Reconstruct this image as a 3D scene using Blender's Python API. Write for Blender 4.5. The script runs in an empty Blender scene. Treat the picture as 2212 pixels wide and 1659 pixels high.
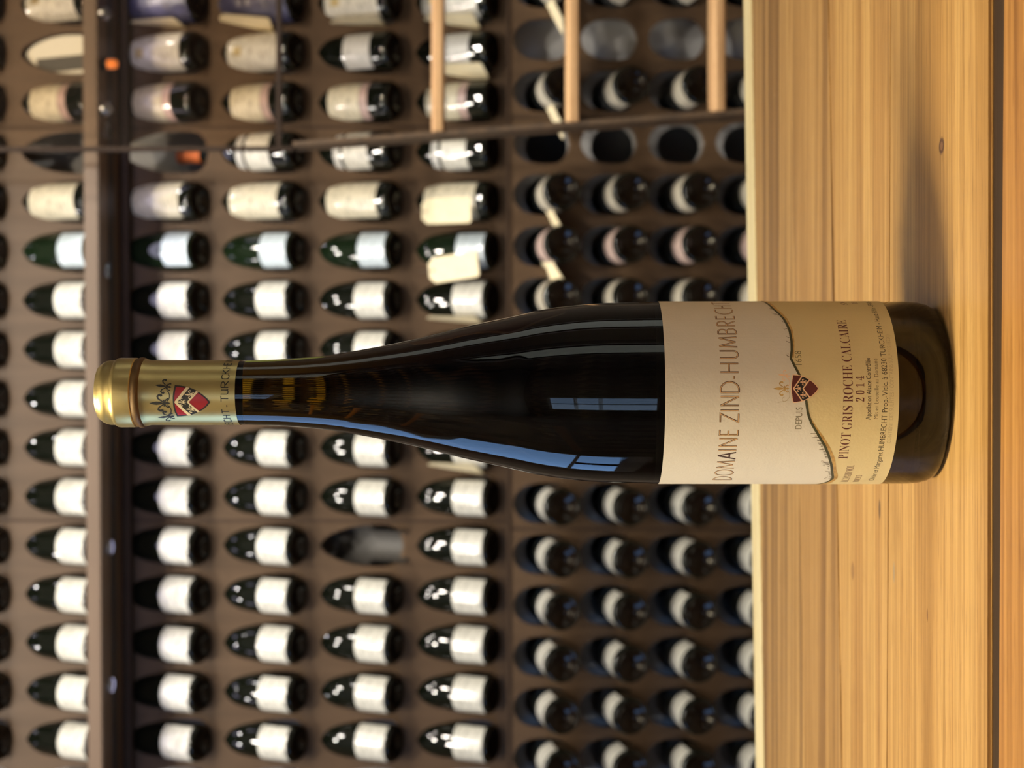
import bpy, bmesh, math, random
from mathutils import Vector, Matrix, Euler

random.seed(7)
S = bpy.context.scene
COL = S.collection
R = math.radians
ZC, TZ = 0.921, 0.750            # camera height, table-top height

# ------------------------------------------------------------------ camera
cam_d = bpy.data.cameras.new('camera')
cam = bpy.data.objects.new('camera', cam_d)
COL.objects.link(cam)
S.camera = cam
cam_d.sensor_fit = 'HORIZONTAL'
cam_d.sensor_width = 36.0
cam_d.lens = 3280.0 / 2212.0 * 36.0
cam_d.clip_start = 0.02
a = math.atan(44.0 / 3280.0)     # the phone is held on its side and tipped up a little
cam.matrix_world = Matrix(((0, 1, 0, 0),
                           (math.sin(a), 0, -math.cos(a), 0),
                           (-math.cos(a), 0, -math.sin(a), ZC),
                           (0, 0, 0, 1)))
cam_d.dof.use_dof = True
cam_d.dof.focus_distance = 0.625
cam_d.dof.aperture_fstop = 15.5

# ------------------------------------------------------------------ world, light, exposure
w = bpy.data.worlds.new('world')
S.world = w
w.use_nodes = True
w.node_tree.nodes['Background'].inputs[0].default_value = (0.55, 0.62, 0.75, 1)
w.node_tree.nodes['Background'].inputs[1].default_value = 0.12
S.view_settings.view_transform = 'Standard'
S.view_settings.look = 'None'
S.view_settings.gamma = 1.0
S.view_settings.use_curve_mapping = False
S.view_settings.exposure = 0.0


def area(name, loc, target, size, energy, col, shape='DISK', size_y=None, spread=180):
    d = bpy.data.lights.new(name, 'AREA')
    d.shape = shape
    d.size = size
    if size_y:
        d.size_y = size_y
    d.energy = energy
    d.color = col
    d.spread = R(spread)
    o = bpy.data.objects.new(name, d)
    COL.objects.link(o)
    o.location = loc
    o.rotation_euler = (Vector(target) - Vector(loc)).to_track_quat('-Z', 'Y').to_euler()
    return o


WARM = (1.0, 0.86, 0.66)
# ceiling downlights that wash the bottle wall
DOWN = [(-1.45, 1.85), (-0.80, 2.05), (-0.30, 1.75), (0.12, 1.95), (0.55, 1.45), (1.15, 1.5)]
DOWN_E = [5.3, 5.8, 5.3, 5.0, 8.5, 9.5]
DOWN2 = [(-0.9, 2.42), (-0.15, 2.36), (0.62, 2.42)]
for (x, y), e in zip(DOWN, DOWN_E):
    area('downlight_beam', (x, y, 2.655), (x * 0.9, 3.2, 1.35), 0.075, e, (1.0, 0.92, 0.80), spread=120)
for x, y in DOWN2:
    area('downlight_beam', (x, y, 2.655), (x, 3.2, 1.2), 0.065, 2.6, (1.0, 0.94, 0.84), spread=120)
# thin LED strips under the rack's shelf and under its top board
area('led_strip_beam', (0.02, 3.195, 1.8052), (0.02, 3.195, 0.5), 2.08, 0.72, (0.78, 0.72, 1.0), 'RECTANGLE', 0.026)
area('led_strip_beam', (0.02, 3.215, 2.4452), (0.02, 3.215, 0.5), 2.08, 1.7, (0.78, 0.72, 1.0), 'RECTANGLE', 0.045)
PUCK = [-0.92 + 0.29 * i for i in range(7)]
for x in PUCK:
    area('puck_beam', (x, 3.165, 1.8030), (x, 3.23, 0.9), 0.015, 0.13, (1.0, 0.96, 0.92), spread=110)
    area('puck_beam', (x + 0.1, 3.185, 2.4430), (x + 0.1, 3.23, 0.9), 0.026, 0.40, (1.0, 0.96, 0.92), spread=110)
# pendant lamp left of the table: the warm key on the bottle and the boards
area('table_lamp_beam', (-0.56, 0.50, 2.15), (0.0, 0.7, 0.78), 0.30, 14.2, (1.0, 0.86, 0.55), spread=120)
area('fill_uplight', (-0.6, -1.0, 1.75), (-0.6, -1.0, 2.7), 0.4, 60.0, (1.0, 0.88, 0.68), spread=140)  # added unseen lamp, throws soft fill light off the ceiling
# added lights for the bottle's right-hand streaks, set in made-up doors
area('streak_light', (2.165, 0.93, 1.10), (0, 0.93, 1.10), 0.44, 2.0, (0.96, 1.0, 0.86), 'RECTANGLE', 1.86)
area('streak_light', (2.165, -0.80, 1.10), (0, -0.80, 1.10), 0.56, 2.4, (0.96, 1.0, 0.86), 'RECTANGLE', 1.86)
# daylight through the windows
area('window_daylight', (-2.205, 1.2, 1.31), (0, 1.2, 1.31), 1.2, 15.0, (0.27, 0.52, 1.0), 'RECTANGLE', 0.98)
area('window_daylight', (-1.20, -2.98, 1.38), (-1.20, 0.6, 1.38), 0.46, 4.2, (0.5, 0.70, 1.0), 'RECTANGLE', 1.32)
area('window_daylight', (-0.68, -2.98, 1.38), (-0.68, 0.6, 1.38), 0.46, 3.6, (0.45, 0.66, 1.0), 'RECTANGLE', 1.32)


# ------------------------------------------------------------------ helpers
def tag(o, label=None, cat=None, group=None, kind=None):
    for k, v in (('label', label), ('category', cat), ('group', group), ('kind', kind)):
        if v:
            o[k] = v
    return o


def empty(name, loc=(0, 0, 0), rot=(0, 0, 0)):
    o = bpy.data.objects.new(name, None)
    o.empty_display_size = 0.02
    COL.objects.link(o)
    o.location = loc
    o.rotation_euler = rot
    return o


def thing(name, label, cat, loc=(0, 0, 0), rot=(0, 0, 0), group=None):
    return tag(empty(name, loc, rot), label, cat, group)


def link(name, me, parent=None, loc=None, rot=None):
    o = bpy.data.objects.new(name, me)
    COL.objects.link(o)
    if parent:
        o.parent = parent
    if loc:
        o.location = loc
    if rot:
        o.rotation_euler = rot
    return o


class MB:
    def __init__(self):
        self.v, self.f, self.m = [], [], []

    def face(self, pts, mi=0):
        n = len(self.v)
        self.v += [tuple(p) for p in pts]
        self.f.append(list(range(n, n + len(pts))))
        self.m.append(mi)

    def grid(self, rows, closed=True, mi=0):
        n0 = len(self.v)
        c = len(rows[0])
        for r in rows:
            self.v += [tuple(p) for p in r]
        for i in range(len(rows) - 1):
            for j in range(c if closed else c - 1):
                k = (j + 1) % c
                self.f.append([n0 + i * c + j, n0 + i * c + k, n0 + (i + 1) * c + k, n0 + (i + 1) * c + j])
                self.m.append(mi)

    def box(self, x0, x1, y0, y1, z0, z1, mi=0):
        self.prism([(x0, y0), (x1, y0), (x1, y1), (x0, y1)], z0, z1, mi)

    def prism(self, poly, z0, z1, mi=0, top=None):
        n = len(poly)
        top = top or poly
        n0 = len(self.v)
        self.v += [(x, y, z0) for x, y in poly] + [(x, y, z1) for x, y in top]
        self.f.append([n0 + i for i in reversed(range(n))])
        self.f.append([n0 + n + i for i in range(n)])
        self.m += [mi, mi]
        for i in range(n):
            k = (i + 1) % n
            self.f.append([n0 + i, n0 + k, n0 + n + k, n0 + n + i])
            self.m.append(mi)

    def lathe(self, prof, seg=48, mi=0, cap=True, a0=0.0, a1=None):
        """prof: list of (r, z); turned about Z."""
        closed = a1 is None
        cnt = seg if closed else seg + 1
        span = 2 * math.pi if closed else a1 - a0
        rows = []
        for r, z in prof:
            rows.append([(r * math.cos(a0 + span * j / seg), r * math.sin(a0 + span * j / seg), z) for j in range(cnt)])
        self.grid(rows, closed, mi)
        if cap and closed:
            for (r, z), rev in ((prof[0], True), (prof[-1], False)):
                if r > 1e-6:
                    ring = [(r * math.cos(2 * math.pi * j / seg), r * math.sin(2 * math.pi * j / seg), z) for j in range(seg)]
                    self.face(ring[::-1] if rev else ring, mi)

    def tube(self, pts, r, seg=8, mi=0):
        pts = [Vector(p) for p in pts]
        rows = []
        for i, p in enumerate(pts):
            d = (pts[min(i + 1, len(pts) - 1)] - pts[max(i - 1, 0)]).normalized()
            u = d.cross(Vector((0, 0, 1)))
            if u.length < 1e-4:
                u = d.cross(Vector((0, 1, 0)))
            u.normalize()
            q = d.cross(u)
            rows.append([p + r * (math.cos(t) * u + math.sin(t) * q) for t in [2 * math.pi * j / seg for j in range(seg)]])
        self.grid(rows, True, mi)

    def mesh(self, name, mats, smooth=False, merge=True, bevel=0.0):
        me = bpy.data.meshes.new(name)
        me.from_pydata(self.v, [], self.f)
        for m in (mats if isinstance(mats, (list, tuple)) else [mats]):
            me.materials.append(m)
        me.polygons.foreach_set('material_index', self.m)
        bm = bmesh.new()
        bm.from_mesh(me)
        if merge:
            bmesh.ops.remove_doubles(bm, verts=bm.verts, dist=1e-6)
        bmesh.ops.recalc_face_normals(bm, faces=bm.faces)
        if bevel:
            ed = [e for e in bm.edges if len(e.link_faces) == 2 and e.calc_face_angle(0) > 0.6]
            bmesh.ops.bevel(bm, geom=ed, offset=bevel, segments=2, affect='EDGES', clamp_overlap=True)
        bm.to_mesh(me)
        bm.free()
        if smooth:
            me.polygons.foreach_set('use_smooth', [True] * len(me.polygons))
            if smooth != 'all':
                me.set_sharp_from_angle(angle=R(38))
        me.update()
        return me

    def build(self, name, mats, parent=None, **k):
        return link(name, self.mesh(name, mats, **k), parent)


# ------------------------------------------------------------------ materials
def base_mat(name, col, rough=0.5, metal=0.0, spec=0.5, coat=0.0, noise=None, bump=None):
    m = bpy.data.materials.new(name)
    m.use_nodes = True
    nt = m.node_tree
    b = nt.nodes['Principled BSDF']
    b.inputs['Base Color'].default_value = (*col, 1)
    b.inputs['Roughness'].default_value = rough
    b.inputs['Metallic'].default_value = metal
    b.inputs['Specular IOR Level'].default_value = spec
    b.inputs['Coat Weight'].default_value = coat
    b.inputs['Coat Roughness'].default_value = 0.05
    if noise or bump:
        tc = nt.nodes.new('ShaderNodeTexCoord')
        mp = nt.nodes.new('ShaderNodeMapping')
        nt.links.new(tc.outputs['Object'], mp.inputs[0])
        nz = nt.nodes.new('ShaderNodeTexNoise')
        nt.links.new(mp.outputs[0], nz.inputs['Vector'])
        nz.inputs['Detail'].default_value = 4
        if noise:                     # (scale xyz, second colour)
            mp.inputs['Scale'].default_value = noise[0]
            nz.inputs['Scale'].default_value = 1.0
            rp = nt.nodes.new('ShaderNodeValToRGB')
            rp.color_ramp.elements[0].color = (*col, 1)
            rp.color_ramp.elements[1].color = (*noise[1], 1)
            rp.color_ramp.elements[0].position = 0.35
            rp.color_ramp.elements[1].position = 0.68
            nt.links.new(nz.outputs['Fac'], rp.inputs[0])
            nt.links.new(rp.outputs[0], b.inputs['Base Color'])
        if bump:                      # (scale, strength, distance)
            n2 = nt.nodes.new('ShaderNodeTexNoise')
            nt.links.new(tc.outputs['Object'], n2.inputs['Vector'])
            n2.inputs['Scale'].default_value = bump[0]
            n2.inputs['Detail'].default_value = 5
            bp = nt.nodes.new('ShaderNodeBump')
            bp.inputs['Strength'].default_value = bump[1]
            bp.inputs['Distance'].default_value = bump[2]
            nt.links.new(n2.outputs['Fac'], bp.inputs['Height'])
            nt.links.new(bp.outputs[0], b.inputs['Normal'])
    return m


def wood(name, light, mid, dark, seed, streak=26.0, rough=0.42, knots=(), contrast=1.0):
    """Long-grained timber, grain along X."""
    if name.startswith('board'):
        light, mid, dark = [(c[0] * 0.96, c[1] * 1.035, c[2] * 1.03) for c in (light, mid, dark)]
    m = bpy.data.materials.new(name)
    m.use_nodes = True
    nt = m.node_tree
    N, L = nt.nodes, nt.links
    b = N['Principled BSDF']
    b.inputs['Roughness'].default_value = rough
    b.inputs['Specular IOR Level'].default_value = 0.35
    tc = N.new('ShaderNodeTexCoord')

    def noise(scale, detail, dist=0.0):
        mp = N.new('ShaderNodeMapping')
        mp.inputs['Location'].default_value = (seed * 3.1, seed * 1.7, seed)
        mp.inputs['Scale'].default_value = scale
        L.new(tc.outputs['Object'], mp.inputs[0])
        nz = N.new('ShaderNodeTexNoise')
        nz.inputs['Scale'].default_value = 1.0
        nz.inputs['Detail'].default_value = detail
        nz.inputs['Distortion'].default_value = dist
        L.new(mp.outputs[0], nz.inputs['Vector'])
        return nz.outputs['Fac']

    def mix(kind, f, c1, c2):
        x = N.new('ShaderNodeMix')
        x.data_type = 'RGBA'
        x.blend_type = kind
        if isinstance(f, (int, float)):
            x.inputs[0].default_value = f
        else:
            L.new(f, x.inputs[0])
        for s, c in ((6, c1), (7, c2)):
            if isinstance(c, tuple):
                x.inputs[s].default_value = (*c, 1)
            else:
                L.new(c, x.inputs[s])
        return x.outputs[2]

    def ramp(fac, stops):
        rp = N.new('ShaderNodeValToRGB')
        e = rp.color_ramp.elements
        while len(e) < len(stops):
            e.new(0.5)
        for el, (p, c) in zip(e, stops):
            el.position = p
            el.color = (*c, 1)
        L.new(fac, rp.inputs[0])
        return rp.outputs[0]

    big = noise((0.9, streak, streak), 3.0, 0.25)
    col = ramp(big, [(0.40, dark), (0.465, mid), (0.53, light), (0.62, mid)])
    fine = noise((5.0, 330.0, 330.0), 3.0)
    col = mix('MULTIPLY', 0.74 * contrast, col, ramp(fine, [(0.35, (0.62, 0.55, 0.45)), (0.6, (1, 1, 1))]))
    pore = noise((42.0, 1100.0, 900.0), 2.0)
    col = mix('MULTIPLY', 0.5, col, ramp(pore, [(0.30, (0.42, 0.32, 0.22)), (0.42, (1, 1, 1))]))
    for (kx, ky, rx, ry, kc) in knots:
        mp = N.new('ShaderNodeMapping')
        mp.vector_type = 'POINT'
        mp.inputs['Location'].default_value = (-kx / rx, -ky / ry, 0)
        mp.inputs['Scale'].default_value = (1 / rx, 1 / ry, 0)
        L.new(tc.outputs['Object'], mp.inputs[0])
        ln = N.new('ShaderNodeVectorMath')
        ln.operation = 'LENGTH'
        L.new(mp.outputs[0], ln.inputs[0])
        mr = N.new('ShaderNodeMapRange')
        mr.inputs['From Min'].default_value = 1.15
        mr.inputs['From Max'].default_value = 0.75
        L.new(ln.outputs['Value'], mr.inputs['Value'])
        col = mix('MIX', mr.outputs[0], col, kc)
    L.new(col, b.inputs['Base Color'])
    bp = N.new('ShaderNodeBump')
    bp.inputs['Strength'].default_value = 0.25
    bp.inputs['Distance'].default_value = 0.0004
    L.new(fine, bp.inputs['Height'])
    L.new(bp.outputs[0], b.inputs['Normal'])
    return m


M = {}
M['rack'] = base_mat('rack_laminate', (0.070, 0.041, 0.0205), 0.5, spec=0.25, noise=((30, 30, 3), (0.089, 0.053, 0.028)))
M['rack_dark'] = base_mat('rack_dark_edge', (0.045, 0.026, 0.015), 0.6, spec=0.2, noise=((20, 20, 3), (0.055, 0.033, 0.019)))
M['shelf'] = base_mat('shelf_board', (0.100, 0.058, 0.031), 0.45, noise=((3, 30, 30), (0.125, 0.074, 0.042)))
M['grey_board'] = base_mat('grey_backing', (0.34, 0.335, 0.33), 0.7, bump=(40, 0.2, 0.001))
M['void'] = base_mat('dark_backing', (0.02, 0.014, 0.01), 0.8, bump=(30, 0.2, 0.001))
M['dark_glass'] = base_mat('dark_bottle_glass', (0.004, 0.005, 0.003), 0.03, spec=0.55, bump=(9, 0.004, 0.0006))
M['punt_glass'] = base_mat('amber_punt_glass', (0.007, 0.004, 0.0022), 0.10, spec=0.35, bump=(30, 0.02, 0.0006))
M['green_glass'] = base_mat('green_bottle_glass', (0.006, 0.012, 0.005), 0.03, spec=0.55, bump=(9, 0.004, 0.0006))


def paper(name, col, lines=0.12, rough=0.42):
    """Label paper with faint rows of print, too blurred to read."""
    m = base_mat(name, col, rough, spec=0.4, coat=0.7)
    m.node_tree.nodes['Principled BSDF'].inputs['Coat Roughness'].default_value = 0.10
    nt = m.node_tree
    N, L = nt.nodes, nt.links
    tc = N.new('ShaderNodeTexCoord')
    mp = N.new('ShaderNodeMapping')
    mp.inputs['Scale'].default_value = (60, 60, 150)
    L.new(tc.outputs['Object'], mp.inputs[0])
    nz = N.new('ShaderNodeTexNoise')
    nz.inputs['Scale'].default_value = 1.0
    nz.inputs['Detail'].default_value = 2
    L.new(mp.outputs[0], nz.inputs['Vector'])
    rp = N.new('ShaderNodeValToRGB')
    e = rp.color_ramp.elements
    e[0].position, e[1].position = 0.36, 0.5
    e[0].color = (*[c * (1 - lines) for c in col], 1)
    e[1].color = (*col, 1)
    L.new(nz.outputs['Fac'], rp.inputs[0])
    L.new(rp.outputs[0], N['Principled BSDF'].inputs['Base Color'])
    return m


M['white_paper'] = paper('white_label_paper', (0.56, 0.545, 0.48), 0.32)
M['cream_paper'] = paper('cream_label_paper', (0.56, 0.51, 0.38), 0.35)
M['blue_paper'] = paper('pale_blue_label_paper', (0.45, 0.52, 0.56), 0.2, 0.3)
M['pink_paper'] = paper('pink_label_paper', (0.62, 0.46, 0.40), 0.2)
M['mauve_paper'] = paper('mauve_label_paper', (0.42, 0.30, 0.27), 0.25)
M['grey_paper'] = paper('grey_label_paper', (0.48, 0.47, 0.44), 0.2)
M['tag_card'] = base_mat('tag_card', (0.82, 0.72, 0.48), 0.6, bump=(300, 0.15, 0.0003), noise=((60, 60, 60), (0.77, 0.66, 0.42)))
M['string'] = base_mat('string', (0.10, 0.08, 0.06), 0.8, noise=((400, 400, 400), (0.16, 0.13, 0.1)))
M['navy_foil'] = base_mat('navy_foil', (0.020, 0.022, 0.06), 0.32, spec=0.7, noise=((25, 25, 25), (0.06, 0.06, 0.13)), bump=(60, 0.9, 0.004))
M['orange_foil'] = base_mat('orange_foil', (0.75, 0.20, 0.06), 0.35, metal=0.3, bump=(120, 0.1, 0.0005))
M['black_foil'] = base_mat('black_foil', (0.012, 0.012, 0.012), 0.4, bump=(120, 0.1, 0.0005))
M['yellow_foil'] = base_mat('yellow_foil', (0.42, 0.34, 0.02), 0.45, bump=(120, 0.1, 0.0005))
M['green_foil'] = base_mat('green_foil', (0.05, 0.16, 0.03), 0.45, bump=(120, 0.1, 0.0005))
M['emblem_gold'] = base_mat('emblem_gold', (0.45, 0.36, 0.16), 0.4, metal=0.4, noise=((200, 200, 200), (0.25, 0.2, 0.12)))
M['card_white'] = base_mat('white_card', (0.68, 0.68, 0.60), 0.6, bump=(200, 0.1, 0.0003))
M['card_dark'] = base_mat('charcoal_card', (0.05, 0.05, 0.045), 0.6, bump=(200, 0.1, 0.0003))
M['steel'] = base_mat('brushed_steel', (0.45, 0.48, 0.52), 0.3, metal=1.0, bump=(300, 0.1, 0.0003))
M['wall'] = base_mat('wall_plaster', (0.30, 0.25, 0.20), 0.85, bump=(60, 0.15, 0.002))
M['ceiling'] = base_mat('ceiling_plaster', (0.66, 0.63, 0.58), 0.9, bump=(60, 0.15, 0.002))
M['floor'] = wood('floor_oak', (0.22, 0.14, 0.08), (0.17, 0.105, 0.06), (0.11, 0.065, 0.035), 9, 8.0)
M['frame_white'] = base_mat('painted_frame', (0.80, 0.78, 0.74), 0.5, bump=(80, 0.1, 0.001))
M['frost'] = base_mat('frosted_glass', (0.75, 0.77, 0.72), 0.35, bump=(120, 0.2, 0.001))
M['lamp_black'] = base_mat('lamp_housing', (0.02, 0.02, 0.02), 0.4, bump=(150, 0.1, 0.0005))
M['stile'] = wood('ladder_stile_wood', (0.085, 0.048, 0.021), (0.07, 0.04, 0.018), (0.05, 0.028, 0.012), 4, 30.0, rough=0.7)
M['tread'] = wood('ladder_tread_wood', (0.72, 0.46, 0.24), (0.66, 0.41, 0.21), (0.55, 0.33, 0.16), 5, 60.0)
M['panel_rail'] = base_mat('partition_rail', (0.030, 0.019, 0.013), 0.8, spec=0.15, noise=((4, 60, 60), (0.038, 0.025, 0.018)))

LIGHT, MID, DARK = (0.60, 0.345, 0.135), (0.52, 0.285, 0.105), (0.36, 0.185, 0.062)


def yof(u):                           # distance at which a table-top line lies
    return (ZC - TZ) * 3280.0 / (u - 1150.0)


BOARDS = [  # far edge, near edge (each: right end, left end of the view), wood
    ((1604, 1631), (1622, 1649), wood('board_sapwood', (0.98, 0.83, 0.58), (0.96, 0.80, 0.54), (0.90, 0.72, 0.45), 1.3, 40.0, contrast=0.5)),
    ((1622.4, 1649.4), (1702, 1737), wood('board_streaked', (0.54, 0.31, 0.125), (0.43, 0.235, 0.09), (0.26, 0.13, 0.046), 2.7, 58.0)),
    ((1702.4, 1737.4), (1787, 1816), wood('board_brown', (0.51, 0.285, 0.113), (0.43, 0.23, 0.085), (0.29, 0.145, 0.052), 6.1, 46.0)),
    ((1787.5, 1816.5), (1919.6, 1911.6), wood('board_honey', LIGHT, (0.545, 0.30, 0.112), (0.46, 0.24, 0.085), 3.4, 34.0,
        knots=((-0.100, 0.815, 0.005, 0.004, (0.30, 0.16, 0.06)), (-0.062, 0.752, 0.005, 0.0022, (0.16, 0.09, 0.04))))),
    ((1920.6, 1912.6), (2133, 2131), wood('board_near', (0.57, 0.32, 0.12), (0.52, 0.28, 0.10), (0.42, 0.215, 0.07), 8.2, 30.0,
        knots=((0.0995, 0.6370, 0.0036, 0.0042, (0.10, 0.045, 0.025)), (0.0995, 0.6370, 0.0019, 0.0022, (0.24, 0.12, 0.06)),
               (-0.089, 0.7205, 0.0052, 0.0016, (0.33, 0.24, 0.15)), (-0.1, 0.66, 0.003, 0.001, (0.15, 0.07, 0.03))))),
    ((2159, 2147), (2700, 2690), wood('board_front', (0.50, 0.235, 0.07), (0.42, 0.185, 0.052), (0.27, 0.11, 0.03), 5.5, 38.0)),
]

# ------------------------------------------------------------------ the room
H = 2.70
fl = MB(); fl.box(-2.3, 2.3, -3.1, 3.9, -0.05, 0)
tag(fl.build('floor', M['floor']), kind='structure')
ce = MB(); ce.box(-2.3, 2.3, -3.1, 3.9, H, H + 0.05)
tag(ce.build('ceiling', M['ceiling']), kind='structure')
b = MB(); b.box(-2.3, 2.3, 3.8, 3.9, 0, H)
tag(b.build('wall_back', M['wall']), kind='structure')
b = MB(); b.box(2.2, 2.3, -3.1, 3.9, 0, H)
tag(b.build('wall_right', M['wall']), kind='structure')


def wall_with_window(name, axis, at, t, lo, hi, w0, w1, z0, z1):
    m = MB()

    def bx(a0, a1, c0, c1):
        if axis == 'x':
            m.box(at - t, at, a0, a1, c0, c1)
        else:
            m.box(a0, a1, at - t, at, c0, c1)
    bx(lo, w0, 0, H); bx(w1, hi, 0, H); bx(w0, w1, 0, z0); bx(w0, w1, z1, H)
    tag(m.build(name, M['wall'], merge=False), kind='structure')


wall_with_window('wall_left', 'x', -2.2, 0.1, -3.1, 3.9, 0.6, 1.8, 0.82, 1.8)
wall_with_window('wall_front', 'y', -3.0, 0.1, -2.3, 2.3, -1.45, -0.42, 0.72, 2.05)
for n, axis, at, w0, w1, z0, z1 in (('window_1', 'x', -2.2, 0.6, 1.8, 0.82, 1.8), ('window_2', 'y', -3.0, -1.45, -0.42, 0.72, 2.05)):
    root = tag(empty(n), kind='structure')
    for k, (p0, p1, q0, q1) in enumerate(((w0, w1, z0 - 0.05, z0), (w0, w1, z1, z1 + 0.05), (w0 - 0.05, w0, z0 - 0.05, z1 + 0.05), (w1, w1 + 0.05, z0 - 0.05, z1 + 0.05))):
        m = MB()
        if axis == 'x':
            m.box(at, at + 0.02, p0, p1, q0, q1)
        else:
            m.box(p0, p1, at, at + 0.02, q0, q1)
        m.build('window_frame', M['frame_white'], root)
    if axis == 'y':
        m = MB(); m.box(-0.955, -0.925, at, at + 0.02, z0, z1)
        m.build('mullion', M['frame_white'], root)
        for q in (1.12, 1.55):
            m = MB(); m.box(w0, w1, at, at + 0.02, q, q + 0.07)
            m.build('transom', M['frame_white'], root)
    else:
        m = MB(); m.box(at, at + 0.02, 1.12, 1.26, z0, 1.12)
        m.build('mullion', M['rack_dark'], root)
        m = MB(); m.box(at, at + 0.02, w0, w1, 1.12, 1.15)
        m.build('transom', M['frame_white'], root)
# two made-up doors in the right wall, added around the streak lights
for dn, ya, yb in (('streak_panel_1', 0.62, 1.24), ('streak_panel_2', -1.17, -0.43)):
    root = tag(empty(dn), kind='structure')
    for y0, y1, z0, z1 in ((ya - 0.06, ya, 0, 2.16), (yb, yb + 0.06, 0, 2.16), (ya, yb, 2.10, 2.16)):
        m = MB(); m.box(2.165, 2.2, y0, y1, z0, z1)
        m.build('streak_panel_frame', M['frame_white'], root, bevel=0.004)
    for y0, y1, z0, z1 in ((ya + 0.004, ya + 0.085, 0.005, 2.095), (yb - 0.085, yb - 0.004, 0.005, 2.095), (ya + 0.0855, yb - 0.0855, 0.005, 0.16), (ya + 0.0855, yb - 0.0855, 2.04, 2.095)):
        m = MB(); m.box(2.168, 2.2, y0, y1, z0, z1)
        m.build('streak_panel_rail', M['rack_dark'], root, bevel=0.003)
    m = MB(); m.box(2.18, 2.19, ya + 0.086, yb - 0.086, 0.161, 2.039)
    m.build('streak_pane', M['frost'], root)

# ceiling lamps
ORD = ['', 'first', 'second', 'third', 'fourth', 'fifth', 'sixth', 'seventh', 'eighth', 'ninth', 'tenth']
for i, (x, y) in enumerate(DOWN + DOWN2):
    t = thing('downlight', 'round black ceiling downlight, %s from the window wall, %s row' % (ORD[i + 1 if i < 6 else i - 5], 'front' if i < 6 else 'rear'), 'downlight', (x, y, H), group='ceiling downlights')
    m = MB(); m.lathe([(0.055, 0.0), (0.055, -0.028), (0.045, -0.032), (0.043, -0.012)], 24)
    m.build('lamp_housing', M['lamp_black'], t, smooth=True)

# ------------------------------------------------------------------ the bottle wall
YAW = -R(1.5)
WY, LY = 3.28, 3.14                    # front faces of the upper and the lower rack
rack = thing('wine_rack', 'brown wall rack with pod-shaped openings holding the rows of wine bottles', 'wine rack', (0, WY, 0), (0, 0, YAW))


def xk(k):
    return -0.7755 + 0.1063 * k


TIP = {r: ZC + 0.248 + 0.21 * (4 - r) for r in range(1, 5)}
TIP[0], TIP[-1] = ZC + 1.101, ZC + 1.313
LOW_AX = {r: ZC - 0.061 - 0.1390 * (r - 5) for r in range(5, 9)}
PITCH = 0.1063

UP_HOLE = [(0, 0), (.025, 9), (.07, 17), (.14, 25), (.24, 33), (.36, 39.5), (.5, 44), (.65, 45.5), (.78, 45.2), (.87, 42), (.93, 35), (.97, 24), (.99, 13), (1, 0)]
LO_HOLE = [(0, 0), (.015, 11), (.05, 20), (.12, 29), (.22, 36.5), (.35, 41), (.5, 43), (.66, 43), (.78, 40.5), (.87, 34), (.93, 26), (.975, 15), (1, 0)]


def outline(spec, z_top, height):
    right = [(w * 0.001, z_top - t * height) for t, w in spec]
    left = [(-x, z) for x, z in right[1:-1]]
    return right + left[::-1]


def ray_poly(poly, c, ang):
    dx, dz = math.cos(ang), math.sin(ang)
    best = None
    for i in range(len(poly)):
        (x0, z0), (x1, z1) = poly[i], poly[(i + 1) % len(poly)]
        ex, ez = x1 - x0, z1 - z0
        den = dx * ez - dz * ex
        if abs(den) < 1e-12:
            continue
        t = ((x0 - c[0]) * ez - (z0 - c[1]) * ex) / den
        s = ((x0 - c[0]) * dz - (z0 - c[1]) * dx) / den
        if t > 1e-9 and -1e-6 <= s <= 1 + 1e-6 and (best is None or t > best):
            best = t
    return (c[0] + dx * best, c[1] + dz * best)


def cell(m, cx, x0, x1, z0, z1, hole, y0, y1, lift, n=44):
    """A rectangle of panel with an opening; the opening's wall slants up towards the back."""
    c = (0.0, sum(p[1] for p in hole) / len(hole))
    rect = [(x0 - cx, z0), (x1 - cx, z0), (x1 - cx, z1), (x0 - cx, z1)]
    angs = [2 * math.pi * i / n for i in range(n)]
    angs += [math.atan2(z - c[1], x) % (2 * math.pi) for x, z in rect]
    angs = sorted(set(angs))
    hp = [ray_poly(hole, c, t) for t in angs]
    rp = [ray_poly(rect, c, t) for t in angs]
    rows = [[(cx + x, y0, z) for x, z in rp], [(cx + x, y0, z) for x, z in hp],
            [(cx + x, y1, z + lift) for x, z in hp], [(cx + x, y1, z) for x, z in rp]]
    m.grid(rows, True)


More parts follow.
